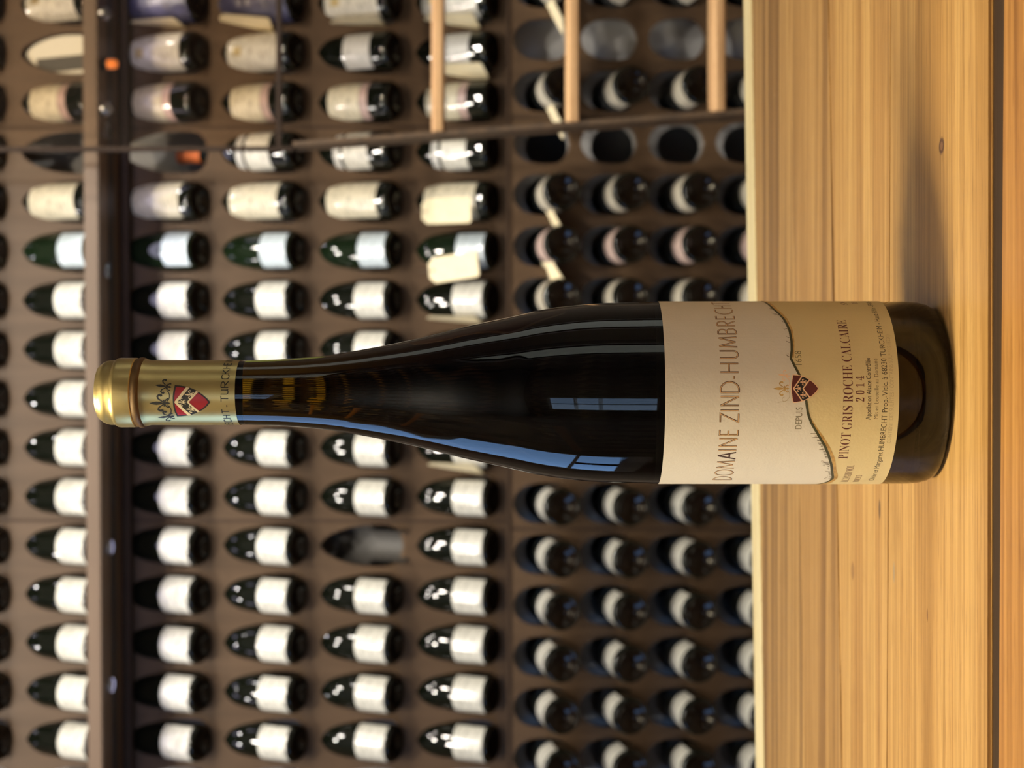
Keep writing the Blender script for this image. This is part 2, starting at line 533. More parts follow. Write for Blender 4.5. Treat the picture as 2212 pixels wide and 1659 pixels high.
UPPER_EMPTY = {(0, 14), (0, 12), (1, 12), (3, 4)}
LOWER_EMPTY = {(r, k) for r in range(5, 9) for k in (12, 14)}
GAP = 0.0035
for (ka, kb) in ((-2, 4), (5, 12), (13, 17)):
    m = MB()
    for k in range(ka, kb + 1):
        x = xk(k)
        xa = x - PITCH / 2 + (GAP if k == ka else 0)
        xb = x + PITCH / 2 - (GAP if k == kb else 0)
        for r in range(-1, 5):
            zt = TIP[r]
            ztop, zbot = zt + 0.016, zt - 0.194
            if r == 0:
                zbot = ZC + 0.878 + 0.016 - 0.0    # meets the row below behind the shelf
                zbot = TIP[1] + 0.016
            if r == 4:
                zbot = ZC + 0.045
            if r == -1:
                zbot = TIP[0] + 0.016
            cell(m, x, xa, xb, zbot, ztop, outline(UP_HOLE, zt + 0.004, 0.187), 0.0, 0.005, 0.006)
        m.box(xa, xb, 0, 0.005, TIP[-1] + 0.016, H - 0.25)
    m.build('rack_panel', M['rack'], rack)
    m = MB()
    for k in range(ka, kb + 1):
        x = xk(k)
        xa = x - PITCH / 2 + (GAP if k == ka else 0)
        xb = x + PITCH / 2 - (GAP if k == kb else 0)
        y = LY - WY
        for r in range(5, 9):
            ax = LOW_AX[r] + 0.023
            zt = ax + 0.078
            ztop = ZC + 0.053 if r == 5 else LOW_AX[r] + 0.023 + 0.087
            zbot = LOW_AX[r] + 0.023 + 0.087 - 0.139
            cell(m, x, xa, xb, zbot, ztop, outline(LO_HOLE, zt, 0.121), y, y + 0.016, 0.005)
        m.box(xa, xb, y, y + 0.016, 0.02, LOW_AX[8] + 0.023 + 0.087 - 0.139)
    m.build('rack_panel', M['rack'], rack)
    # grey lining board behind the lower openings, with round holes for the necks
    m = MB()
    for k in range(ka, kb + 1):
        x = xk(k)
        for r in range(5, 9):
            cz = LOW_AX[r] + 0.033
            hole = [(0.0432 * math.cos(t), cz + 0.0452 * math.sin(t)) for t in [2 * math.pi * i / 28 for i in range(28)]]
            if k == 14:
                m.box(x - PITCH / 2, x + PITCH / 2, LY - WY + 0.068, LY - WY + 0.074, LOW_AX[r] - 0.016, min(LOW_AX[r] + 0.123, ZC + 0.044))
                continue
            cell(m, x, x - PITCH / 2, x + PITCH / 2, LOW_AX[r] - 0.016 if r < 8 else LOW_AX[r] - 0.06, min(LOW_AX[r] + 0.123, ZC + 0.044), hole, LY - WY + 0.068, LY - WY + 0.074, 0.0, 28)
    m.build('lining_board', M['grey_board'], rack)
m = MB(); m.box(xk(-2.5), xk(17.5), 0.42, 0.43, 0.05, H - 0.25)
m.build('back_board', M['grey_board'], rack)
m = MB(); m.box(xk(-2.5), xk(17.5), 0.165, 0.172, ZC + 0.055, H - 0.25)
m.build('lining_board', M['grey_board'], rack)
m = MB(); m.box(xk(-2.5), xk(17.5), LY - WY + 0.0165, 0.164, ZC + 0.046, ZC + 0.053)
m.build('ledge', M['rack'], rack)
m = MB(); m.box(xk(-2.5), xk(17.5), LY - WY - 0.004, LY - WY - 0.0002, ZC + 0.0435 + 0.004, ZC + 0.0535)
m.build('edge_strip', M['rack_dark'], rack)
for k in (4.5, 12.5):
    m = MB(); m.box(xk(k) - 0.0035, xk(k) + 0.0035, 0.0015, 0.006, ZC + 0.046, H - 0.25)
    m.build('joint_or_shade_strip', M['rack_dark'], rack)
    m = MB(); m.box(xk(k) - 0.0035, xk(k) + 0.0035, LY - WY + 0.0015, LY - WY + 0.012, 0.02, ZC + 0.046)
    m.build('joint_or_shade_strip', M['rack_dark'], rack)
# the shelf board and the trim under it
SF = -0.175
m = MB(); m.box(xk(-2.5), xk(17.5), SF, -0.0005, ZC + 0.888, ZC + 0.918)
m.build('shelf_board', M['shelf'], rack, bevel=0.002)
m = MB(); m.box(xk(-2.5), xk(17.5), -0.022, -0.0005, ZC + 0.868, ZC + 0.8875)
m.build('shelf_batten', M['rack_dark'], rack)
for y, z in ((-0.085, ZC + 0.8865), (-0.065, H - 0.2535)):
    m = MB(); m.box(xk(-2.4), xk(17.4), y - 0.015, y + 0.015, z, z + 0.0012 if y < -0.08 else z + 0.0034)
    m.build('led_strip', M['lamp_black'], rack)
m = MB(); m.lathe([(0.016, 0.0), (0.016, -0.0035), (0.0135, -0.0045), (0.0135, -0.002)], 20, cap=False)
pk = m.mesh('puck_light', M['steel'], smooth=True)
for x in PUCK:
    link('puck_light', pk, rack, (x, -0.115, ZC + 0.8875))
    link('puck_light', pk, rack, (x + 0.1, -0.095, H - 0.2505))
for k in (-2.5, 17.5):
    m = MB(); m.box(xk(k) - 0.02, xk(k) + 0.02, SF, 0.43, 0.0, H - 0.2)
    m.build('side_panel', M['rack'], rack)
m = MB(); m.box(xk(-2.5), xk(17.5), -0.12, 0.43, H - 0.25, H - 0.2)
m.build('top_board', M['rack'], rack)


def onwall(x, y, z):
    """Rack coordinates (x along, y behind the front face) to the room."""
    return Vector((x * math.cos(YAW) - y * math.sin(YAW), WY + x * math.sin(YAW) + y * math.cos(YAW), z))


# ------------------------------------------------------------------ rack bottles
BPROF = [(0.0, 0.014), (0.012, 0.0125), (0.022, 0.008), (0.029, 0.003), (0.033, 0.0004), (0.036, 0.0), (0.039, 0.0022), (0.0405, 0.006),
         (0.0408, 0.012), (0.0408, 0.05), (0.0408, 0.09), (0.0406, 0.118), (0.0400, 0.132), (0.0385, 0.147), (0.0358, 0.163), (0.032, 0.179), (0.0272, 0.195),
         (0.0222, 0.211), (0.0183, 0.226), (0.0160, 0.241), (0.0148, 0.260), (0.0143, 0.280), (0.0143, 0.284), (0.0155, 0.285),
         (0.0155, 0.296), (0.0143, 0.2975), (0.0, 0.2975)]


def brad(s):
    for (r0, z0), (r1, z1) in zip(BPROF[7:], BPROF[8:]):
        if z0 <= s <= z1:
            return r0 + (r1 - r0) * (s - z0) / max(z1 - z0, 1e-9)
    return 0.0408


def bottle_mesh(name, mat):
    m = MB(); m.lathe(BPROF[4:], 44, cap=False)
    m.lathe(BPROF[:5], 44, mi=1, cap=False)
    return m.mesh(name, [mat, M['punt_glass']], smooth='all')


def wrap_mesh(name, s0, s1, half, mat, off=0.0006, rows=12, seg=28, mid=0.0):
    m = MB()
    g = []
    for i in range(rows + 1):
        s = s0 + (s1 - s0) * i / rows
        r = brad(s) + off
        g.append([(r * math.sin(t), -r * math.cos(t), s) for t in [R(mid - half) + 2 * R(half) * j / seg for j in range(seg + 1)]])
    m.grid(g, False)
    return m.mesh(name, mat, smooth='all')


BM = {'dark': bottle_mesh('bottle_body', M['dark_glass']), 'green': bottle_mesh('bottle_body', M['green_glass'])}
LB = {  # label meshes: (part name, mesh)
    'white': [('label', wrap_mesh('label', .010, .079, 72, M['white_paper']))],
    'short white': [('label', wrap_mesh('label', .010, .074, 80, M['white_paper']))],
    'cream': [('label', wrap_mesh('label', .026, .146, 70, M['cream_paper']))],
    'pale blue': [('label', wrap_mesh('label', .006, .070, 64, M['blue_paper']))],
    'ringed white': [('label', wrap_mesh('label', .046, .105, 74, M['white_paper'])), ('print_band', wrap_mesh('label_band', .112, .128, 70, M['grey_paper']))],
    'cream and pink': [('label', wrap_mesh('label', .066, .142, 76, M['cream_paper'])), ('label_band', wrap_mesh('label_band', .046, .065, 76, M['mauve_paper']))],
    'grey': [('label', wrap_mesh('label', .040, .104, 62, M['grey_paper']))],
    'large white': [('label', wrap_mesh('label', .022, .150, 80, M['white_paper'])), ('emblem', wrap_mesh('emblem', .112, .132, 14, M['emblem_gold'], .0012))],
    'pink': [('label', wrap_mesh('label', .012, .080, 74, M['pink_paper']))],
}


def foil_mesh():
    rnd = random.Random(3)
    m = MB()
    g = []
    for i in range(26):
        s = 0.002 + 0.168 * i / 25
        r = brad(max(s, .007)) + 0.003
        g.append([((r + rnd.uniform(-.0016, .0034)) * math.cos(t), (r + rnd.uniform(-.0016, .0034)) * math.sin(t), s + rnd.uniform(-.002, .002)) for t in [2 * math.pi * j / 34 for j in range(34)]])
    m.grid(g, True)
    return m.mesh('foil_wrap', M['navy_foil'], smooth='all')


FOIL = foil_mesh()
CAPS = {}
for c in ('orange_foil', 'yellow_foil', 'green_foil', 'black_foil'):
    m = MB(); m.lathe([(brad(.236) + .0004, .236), (.0153, .262), (.0150, .283), (.0162, .2845), (.0162, .297), (.0145, .2986), (0, .2988)], 28, cap=False)
    CAPS[c] = m.mesh('capsule', M[c], smooth=True)

ORD = ['', 'first', 'second', 'third', 'fourth', 'fifth', 'sixth', 'seventh', 'eighth', 'ninth', 'tenth']
ROWN = {-1: 'second row above brown shelf', 0: 'row just above brown shelf', 1: 'first row under brown shelf', 2: 'second row under brown shelf',
        3: 'third row under brown shelf', 4: 'fourth row under brown shelf', 5: 'top row of lower rack', 6: 'second row of lower rack',
        7: 'third row of lower rack', 8: 'row just over table edge'}


def style(r, k):
    if r >= 5:
        return 'pink' if k == 10 else ('white' if k < 9 else 'cream low')
    if k <= 9:
        return 'white'
    return {10: 'pale blue', 11: 'cream', 12: 'ringed white', 13: 'cream and pink',
            14: 'large white' if r in (1, 2) else 'grey', 15: 'navy' if r in (1, 2) else 'large white'}.get(k, 'white')


LB['cream low'] = [('label', wrap_mesh('label', .014, .082, 84, paper('ivory_label_paper', (0.58, 0.53, 0.42))))]
PH_UP, PH_LO = R(22), R(78)
ROOT = {}


def place_bottle(r, k):
    x = xk(k)
    rnd = random.Random(r * 100 + k)
    if r <= 4:
        loc = onwall(x, -0.028, TIP[r] - 0.164)
        rot = (-PH_UP, 0, YAW)
    else:
        loc = onwall(x, LY - WY - 0.08, LOW_AX[r])
        rot = (-PH_LO, 0, YAW)
    st = style(r, k)
    n = sum(1 for j in (range(0, k + 1) if k <= 7 else range(k, 16)) if (r, j) not in UPPER_EMPTY and (r, j) not in LOWER_EMPTY)
    edge = 'bottom' if k <= 7 else 'top'
    look = {'white': 'white-labelled dark', 'pale blue': 'pale-blue-labelled green', 'cream': 'cream-labelled dark', 'ringed white': 'white-and-grey-labelled dark',
            'cream and pink': 'cream-and-mauve-labelled dark', 'grey': 'grey-labelled dark', 'large white': 'large-white-labelled dark', 'navy': 'navy-foil-wrapped',
            'pink': 'pink-labelled dark', 'cream low': 'ivory-labelled dark'}[st]
    lab = '%s wine bottle, %s from photo %s, %s' % (look, ORD[n], edge, ROWN[r])
    t = thing('wine_bottle', lab, 'bottle', loc, rot, 'wine bottles in the wall rack')
    spin = R(rnd.uniform(-9, 9))
    link('bottle_body', BM['green' if st == 'pale blue' else 'dark'], t)
    if st == 'navy':
        link('foil_wrap', FOIL, t)
    else:
        for nm, me in LB[st]:
            link(nm, me, t, rot=(0, 0, spin))
    cap = {(2, 12): 'orange_foil', (1, 14): 'orange_foil', (4, 4): 'black_foil'}.get((r, k))
    if not cap and r in (0, 1):
        cap = {9: 'green_foil', 4: 'yellow_foil', 6: 'yellow_foil'}.get(k)
    if cap:
        link('capsule', CAPS[cap], t)
    if r >= 5:
        t.scale = (0.93, 0.93, 0.93)
    ROOT[(r, k)] = (loc, rot)


for r in range(-1, 9):
    for k in range(0, 16):
        if (r, k) in UPPER_EMPTY or (r, k) in LOWER_EMPTY:
            continue
        place_bottle(r, k)

# the grey cradle seen in the one empty opening between the white-labelled bottles
m = MB()
for r0, s0, s1 in ((0.0425, 0.066, 0.165), (0.0330, -0.016, 0.0655)):
    rows = [[((r0 + o) * math.cos(t), (r0 + o) * math.sin(t) - 0.004, s) for t in [math.pi * j / 20 for j in range(21)]] for o, s in ((0, s0), (0, s1), (0.002, s1), (0.002, s0), (0, s0))]
    m.grid(rows, False)
m.grid([[(0.0335 * math.cos(t), 0.0335 * math.sin(t) - 0.004, s) for t in [math.pi * j / 20 for j in range(21)]] for s in (-0.020, -0.0165)], False, 1)
o = m.build('cradle', [base_mat('cradle_grey', (0.055, 0.05, 0.044), 0.6, bump=(60, 0.2, 0.0006)), M['lamp_black']], None, smooth=True)
tag(o, 'grey bottle cradle in the empty opening, third row under brown shelf', 'cradle')
o.location = onwall(xk(4), -0.010, TIP[3] - 0.164)
o.rotation_euler = (-PH_UP, 0, YAW)

# ------------------------------------------------------------------ price tags hung on the bottles


def tag_mesh():
    m = MB()
    w2, l2, t = 0.0275, 0.058, 0.0004
    out = [(-w2, -l2 + .004), (-w2 + .004, -l2), (w2 - .004, -l2), (w2, -l2 + .004), (w2, l2 - .013), (w2 - .012, l2), (-w2 + .012, l2), (-w2, l2 - .013)]
    hole = [(0.003 * math.cos(u), l2 - .010 + .003 * math.sin(u)) for u in [2 * math.pi * i / 16 for i in range(16)]]
    c = (0.0, l2 - 0.010)
    angs = sorted(set([2 * math.pi * i / 24 for i in range(24)] + [math.atan2(y - c[1], x) % (2 * math.pi) for x, y in out]))
    hp = [ray_poly(hole, c, q) for q in angs]
    op = [ray_poly(out, c, q) for q in angs]
    rows = [[(x, -t, z) for x, z in op], [(x, -t, z) for x, z in hp], [(x, t, z) for x, z in hp], [(x, t, z) for x, z in op], [(x, -t, z) for x, z in op]]
    m.grid(rows, True)
    return m.mesh('tag_card', M['tag_card'])


TAGM = tag_mesh()
m = MB(); m.tube([(0, -0.001, .048), (0, -.003, .058), (0.003, .004, .075), (0.006, .016, .10), (0.006, .03, .115)], .0007, 6)
STRM = m.mesh('string', M['string'], smooth='all')
TAGS = [  # row, column, sideways mm, along the bottle mm, off the glass mm, yaw, roll, label
    (4, 11, -23, 90, 43, 0, 0, 'cream card tag lying flat over the cream-labelled bottle, fourth row'),
    (4, 10, -38, 73, 44, 0, -7, 'cream card tag, slightly turned, over the pale-blue-labelled bottle, fourth row'),
    (4, 9, -43, 84, 17, -76, 4, 'cream card tag seen edge-on beside the bottle below the turned tag'),
    (4, 6, -44, 84, 14, -66, 3, 'cream card tag hanging half behind the tall foreground bottle'),
    (4, 12, 31, 88, 30, 72, 9, 'cream card tag edge-on beside the ladder stile, fourth row'),
    (4, 14, -44, 70, 16, -62, 3, 'cream card tag behind the upper ladder tread, fourth row'),
    (4, 15, -43, 90, 16, -66, 3, 'cream card tag at the photo top edge beside the upper ladder tread'),
    (3, 15, -45, 82, 12, -82, 3, 'thin cream card tag seen edge-on at the photo top, third row'),
    (2, 15, -46, 110, 22, -60, 14, 'cream card tag beside the navy bottle of the second row'),
    (1, 15, -46, 96, 12, -76, 4, 'cream card tag beside the navy bottle of the first row'),
]
for (r, k, sx, sa, so, yaw, roll, lab) in TAGS:
    loc, rot = ROOT[(r, k)]
    mw = Matrix.Translation(loc) @ Euler(rot).to_matrix().to_4x4() @ Matrix.Translation((sx * .001, -so * .001, sa * .001)) @ Euler((0, R(roll), R(yaw))).to_matrix().to_4x4()
    t = thing('price_tag', lab, 'tag', mw.to_translation(), mw.to_euler(), 'card tags on the rack bottles')
    link('tag_card', TAGM, t)
    link('string', STRM, t)
for (k, lab) in ((13, 'cream card tag under the bottle between two ladder treads, lower rack'), (11, 'cream card tag on the ivory-labelled bottle beside the ladder, lower rack'),
                 (10, 'cream card tag under the pink-labelled bottle, lower rack'), (15, 'cream card tag at the photo top edge, lower rack')):
    loc, rot = ROOT[(5, k)]
    off = -0.043 if k != 10 else -0.049
    mw = Matrix.Translation(loc + Vector((off, 0.055, 0.022))) @ Euler((-R(66), 0, R(-66 if k != 10 else -50))).to_matrix().to_4x4() @ Matrix.Scale(0.68, 4)
    t = thing('price_tag', lab, 'tag', mw.to_translation(), mw.to_euler(), 'card tags on the rack bottles')
    link('tag_card', TAGM, t)

# a white card with a dark stripe standing in an empty opening above the shelf
t = thing('display_card', 'white card with a dark stripe in an empty opening above the brown shelf', 'card', onwall(xk(14), 0.0095, TIP[0] - 0.155), (-R(2), 0, YAW))
po = outline(UP_HOLE, 0.150, 0.15)
po = [(x * 0.92, z) for x, z in po if z > 0.012] + [(-0.036, 0.004), (0.036, 0.004)]
po.sort(key=lambda p: math.atan2(p[1] - 0.06, p[0]))
m = MB()
m.prism([(x, z) for x, z in po], -0.001, 0.001)
me = m.mesh('card', M['card_white'])
me.transform(Matrix.Rotation(R(90), 4, 'X'))
link('card', me, t)
m = MB(); m.box(-0.030, 0.002, -0.0022, -0.0013, 0.004, 0.128)
m.build('stripe', M['card_dark'], t).rotation_euler = (0, R(-5), 0)

# steel knobs and a small orange cap, given a glow, on the shelf edge
for x, lab in ((0.57, 'small steel fixing under the brown shelf, beside the white card'), (0.765, 'small steel fixing under the brown shelf, at the photo top edge')):
    t = thing('steel_fixing', lab, 'fixing', onwall(x, SF + 0.02, ZC + 0.888), (0, 0, YAW), 'steel fixings of the shelf')
    m = MB(); m.lathe([(0.0115, 0), (0.0125, -0.004), (0.0125, -0.014), (0.009, -0.019), (0.0, -0.020)], 20, cap=True)
    m.build('knob', M['steel'], t, smooth=True)
    m = MB(); m.tube([(0, 0, -0.016), (0, -0.006, -0.024), (-0.008, -0.01, -0.028)], 0.003, 8)
    m.build('hook', M['steel'], t, smooth='all')
glow = base_mat('orange_lens', (0.8, 0.25, 0.05), 0.3, bump=(100, 0.1, 0.0003))
glow.node_tree.nodes['Principled BSDF'].inputs['Emission Color'].default_value = (1.0, 0.25, 0.05, 1)
glow.node_tree.nodes['Principled BSDF'].inputs['Emission Strength'].default_value = 0.45
t = thing('orange_cap', 'small glowing orange cap under the brown shelf between two steel fixings', 'lamp', onwall(0.663, SF + 0.03, ZC + 0.888), (0, 0, YAW))
m = MB(); m.lathe([(0.012, 0), (0.012, -0.012), (0.010, -0.013)], 20)
m.build('cap_base', M['lamp_black'], t, smooth=True)
m = MB(); m.lathe([(0.0098, -0.013), (0.0098, -0.027), (0.006, -0.033), (0.0, -0.034)], 20, cap=True)
m.build('cap_lens', glow, t, smooth=True)

# ------------------------------------------------------------------ the leaning ladder, right of the view
lad = thing('library_ladder', 'leaning ladder with dark stiles and pale wooden treads in front of the bottle rack', 'ladder', (0, 0, 0))
SLOPE = (2.598 - 2.800) / (-0.317 - 0.175)


def lad_y(z):
    return 2.800 + (z - ZC - 0.175) * -SLOPE * -1


for x in (0.4585, 1.0):
    z0, z1 = 0.0, ZC + 0.462
    m = MB()
    for s0 in (0,):
        ya, yb = lad_y(z0), lad_y(z1)
        dx = 0.009
        lo = [(x, ya), (x + dx, ya), (x + dx, ya + 0.07), (x, ya + 0.07)]
        hi = [(x, yb), (x + dx, yb), (x + dx, yb + 0.07), (x, yb + 0.07)]
        m.prism(lo, z0, z1, 0, hi)
    m.build('stile', M['stile'], lad, bevel=0.001)
for i in range(-3, 2):
    z = ZC - 0.071 + 0.246 * i
    y = lad_y(z)
    m = MB()
    pr = [(-0.014, -0.0085), (-0.012, -0.0115), (0.05, -0.0115), (0.05, 0.0115), (-0.001, 0.0115), (-0.014, 0.0035)]
    n = len(pr)
    x0, x1 = 0.4655, 1.002
    m.v += [(x0, y + p, z + q) for p, q in pr] + [(x1, y + p, z + q) for p, q in pr]
    m.f += [list(range(n)), list(range(2 * n - 1, n - 1, -1))] + [[j, (j + 1) % n, n + (j + 1) % n, n + j] for j in range(n)]
    m.m += [0] * (n + 2)
    m.build('tread', M['tread'], lad, bevel=0.0008)

# framed glass partition hanging above the ladder
gl = thing('glass_partition', 'clear glass panel with a thin brown frame above the ladder', 'glass panel', (0, 2.935, 0))
gm = bpy.data.materials.new('partition_glass')
gm.use_nodes = True
nt = gm.node_tree
pb = nt.nodes['Principled BSDF']
tr = nt.nodes.new('ShaderNodeBsdfTransparent')
tr.inputs[0].default_value = (0.93, 0.88, 0.81, 1)
gs = nt.nodes.new('ShaderNodeBsdfGlossy')
gs.inputs['Roughness'].default_value = 0.02
fr = nt.nodes.new('ShaderNodeFresnel')
fr.inputs[0].default_value = 1.45
mx = nt.nodes.new('ShaderNodeMixShader')
nt.links.new(fr.outputs[0], mx.inputs[0])
nt.links.new(tr.outputs[0], mx.inputs[1])
nt.links.new(gs.outputs[0], mx.inputs[2])
nt.links.new(mx.outputs[0], nt.nodes['Material Output'].inputs[0])
nt.nodes.remove(pb)
GX0, GX1, GZ0, GZ1 = 0.4520, 1.05, ZC + 0.462, 2.45
m = MB(); m.box(GX0 + 0.004, GX1 - 0.004, 0.002, 0.006, ZC + 0.497, GZ1 - 0.004)
m.build('pane', gm, gl)
m = MB(); m.box(GX0, GX0 + 0.0085, -0.003, 0.012, GZ0, GZ1)
m.build('stile', M['panel_rail'], gl, bevel=0.001)
m = MB(); m.box(GX1 - 0.0085, GX1, -0.003, 0.012, GZ0, GZ1)
m.build('stile', M['panel_rail'], gl, bevel=0.001)
m = MB(); m.box(GX0 + 0.009, GX1 - 0.009, -0.003, 0.012, ZC + 0.486, ZC + 0.4965)
m.build('rail', M['panel_rail'], gl, bevel=0.001)
m = MB(); m.box(GX0 + 0.009, GX1 - 0.009, -0.003, 0.012, GZ1 - 0.003, GZ1 + 0.008)
m.build('rail', M['panel_rail'], gl, bevel=0.001)
for x in (0.62, 0.9):
    m = MB(); m.tube([(x, 0.004, GZ1 + 0.006), (x, 0.004, H)], 0.0025, 8)
    m.build('hanger', M['steel'], gl, smooth='all')

# ------------------------------------------------------------------ the table
table = thing('wooden_table', 'thick honey-coloured plank table under the wine bottle', 'table')
XL = 0.62


def edge_line(ur, ul):
    dr, dl = yof(ur), yof(ul)
    x_r, x_l = 829.5 / 3280 * dr, -829.5 / 3280 * dl
    s = (dr - dl) / (x_r - x_l)
    return dl + s * (-XL - x_l), dl + s * (XL - x_l)


for i, (far, near, mat) in enumerate(BOARDS):
    (fl_, fr_), (nl, nr) = edge_line(*far), edge_line(*near)
    dz = [0.0, 0.0002, 0.0, 0.0004, 0.0, 0.0006][i]
    n = 16
    m = MB()
    rnd = random.Random(i)
    farp = [(-XL + 2 * XL * j / n, fl_ + (fr_ - fl_) * j / n) for j in range(n + 1)]
    nearp = [(-XL + 2 * XL * j / n, nl + (nr - nl) * j / n) for j in range(n + 1)]
    if i in (3, 4):                      # the joint between these two boards is open and ragged
        tgt = nearp if i == 3 else farp
        for j in range(1, n):
            x, y = tgt[j]
            tgt[j] = (x, y + (1 if i == 3 else -1) * rnd.uniform(0, 0.0009))
    m.prism(nearp + farp[::-1], TZ - 0.040, TZ - dz)
    m.build('plank', mat, table, bevel=0.0012 if i in (0, 4, 5) else 0.0005)
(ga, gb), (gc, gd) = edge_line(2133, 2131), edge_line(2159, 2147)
m = MB(); m.prism([(-XL, gc + 0.0003), (XL, gd + 0.0003), (XL, gb - 0.0003), (-XL, ga - 0.0003)], TZ - 0.030, TZ - 0.0016)  # added strip, its dark colour stands in for shade in the gap
m.build('joint_or_shade_strip', wood('gap_shade_wood', (0.050, 0.026, 0.010), (0.040, 0.020, 0.008), (0.026, 0.013, 0.005), 2.2, 60.0, rough=0.65), table)
for x in (-0.5, 0.5):
    m = MB(); m.box(x - 0.03, x + 0.03, 0.38, 1.10, TZ - 0.09, TZ - 0.0405)
    m.build('batten', M['stile'], table, bevel=0.002)
    for y in (0.42, 1.05):
        m = MB(); m.box(x - 0.03, x + 0.03, y - 0.03, y + 0.03, 0.0, TZ - 0.0905)
        m.build('leg', M['stile'], table, bevel=0.002)

# ------------------------------------------------------------------ flat print, bent round the bottle
MMM = 0.001


def text2d(body, size, bold=0.0, sx=1.0, spacing=1.0):
    c = bpy.data.curves.new('lettering', 'FONT')
    c.body = body
    c.size = 1.0
    c.resolution_u = 3
    c.offset = bold
    c.space_character = spacing
    o = bpy.data.objects.new('lettering', c)
    COL.objects.link(o)
    dg = bpy.context.evaluated_depsgraph_get()
    me = bpy.data.meshes.new_from_object(o.evaluated_get(dg))
    vs = [(v.co.x * size * sx, v.co.y * size) for v in me.vertices]
    polys = [[vs[i] for i in p.vertices] for p in me.polygons]
    bpy.data.objects.remove(o)
    bpy.data.curves.remove(c)
    bpy.data.meshes.remove(me)
    return polys


def bounds(polys):
    xs = [x for p in polys for x, y in p]
    ys = [y for p in polys for x, y in p]
    return min(xs), max(xs), min(ys), max(ys)


def fit(polys, x0, x1, y0, y1=None):
    """Move and stretch so the text spans x0..x1 and stands on y0 (with cap height y1-y0)."""
    a0, a1, b0, b1 = bounds(polys)
    kx = (x1 - x0) / (a1 - a0)
    ky = (y1 - y0) / (b1 - max(b0, -0.02)) if y1 else kx
    return [[(x0 + (x - a0) * kx, y0 + (y - max(b0, -0.02)) * ky) for x, y in p] for p in polys]


def stroke(pts, wd, w1=None):
    """A line of given width as a strip of quads; w1 tapers it."""
    out = []
    n = len(pts)
    w1 = wd if w1 is None else w1
    L, Rr = [], []
    for i in range(n):
        x, y = pts[i]
        if pts[0] == pts[-1] and n > 2 and i in (0, n - 1):
            pa, pb_ = pts[-2], pts[1]
        else:
            pa, pb_ = pts[max(i - 1, 0)], pts[min(i + 1, n - 1)]
        d0 = (x - pa[0], y - pa[1]); d1 = (pb_[0] - x, pb_[1] - y)
        l0 = math.hypot(*d0) or 1; l1 = math.hypot(*d1) or 1
        if d0 == (0, 0): d0, l0 = d1, l1
        if d1 == (0, 0): d1, l1 = d0, l0
        n0 = (-d0[1] / l0, d0[0] / l0); n1 = (-d1[1] / l1, d1[0] / l1)
        bx, by = n0[0] + n1[0], n0[1] + n1[1]
        bl = math.hypot(bx, by) or 1
        bx, by = bx / bl, by / bl
        k = min(1.0 / max(bx * n0[0] + by * n0[1], 0.35), 2.2)
        h = (wd + (w1 - wd) * i / max(n - 1, 1)) / 2 * k
        L.append((x + bx * h, y + by * h)); Rr.append((x - bx * h, y - by * h))
    for i in range(n - 1):
        out.append([Rr[i], Rr[i + 1], L[i + 1], L[i]])
    return out


def arcp(cx, cy, rx, ry, a0, a1, n=10):
    return [(cx + rx * math.cos(R(a0 + (a1 - a0) * i / n)), cy + ry * math.sin(R(a0 + (a1 - a0) * i / n))) for i in range(n + 1)]


def bent(name, layers, rad, parent, step=1.1):
    """layers: (polygons in mm [arc length, height], material, lift in mm); one mesh laid on the cylinder of radius rad mm."""
    me = bpy.data.meshes.new(name)
    allv, allf, mi = [], [], []
    for li, (polys, mat, lift) in enumerate(layers):
        me.materials.append(mat)
        bm = bmesh.new()
        for p in polys:
            q = [p[0]]
            for pt_ in p[1:]:
                if abs(pt_[0] - q[-1][0]) + abs(pt_[1] - q[-1][1]) > 1e-5:
                    q.append(pt_)
            if len(q) < 3:
                continue
            try:
                bm.faces.new([bm.verts.new((x, 0, y)) for x, y in q])
            except ValueError:
                pass
        big = [f for f in bm.faces if len(f.verts) > 4]
        if big:
            bmesh.ops.triangulate(bm, faces=big)
        xs = [v.co.x for v in bm.verts]
        if xs:
            c = math.ceil(min(xs) / step) * step
            while c < max(xs):
                cut = [f for f in bm.faces if min(v.co.x for v in f.verts) < c - 1e-6 and max(v.co.x for v in f.verts) > c + 1e-6]
                if cut:
                    ed = list({e for f in cut for e in f.edges}); vv = list({v for f in cut for v in f.verts})
                    bmesh.ops.bisect_plane(bm, geom=cut + ed + vv, plane_co=(c, 0, 0), plane_no=(1, 0, 0), dist=1e-6)
                c += step
        bm.verts.index_update()
        n0 = len(allv)
        for v in bm.verts:
            t = v.co.x / rad
            rr = (rad + lift) * MMM
            allv.append((rr * math.sin(t), -rr * math.cos(t), v.co.z * MMM))
        for f in bm.faces:
            idx = [n0 + v.index for v in f.verts]
            if f.normal.y > 0:
                idx.reverse()
            allf.append(idx); mi.append(li)
        bm.free()
    me.from_pydata(allv, [], allf)
    me.polygons.foreach_set('material_index', mi)
    me.update()
    return link(name, me, parent)


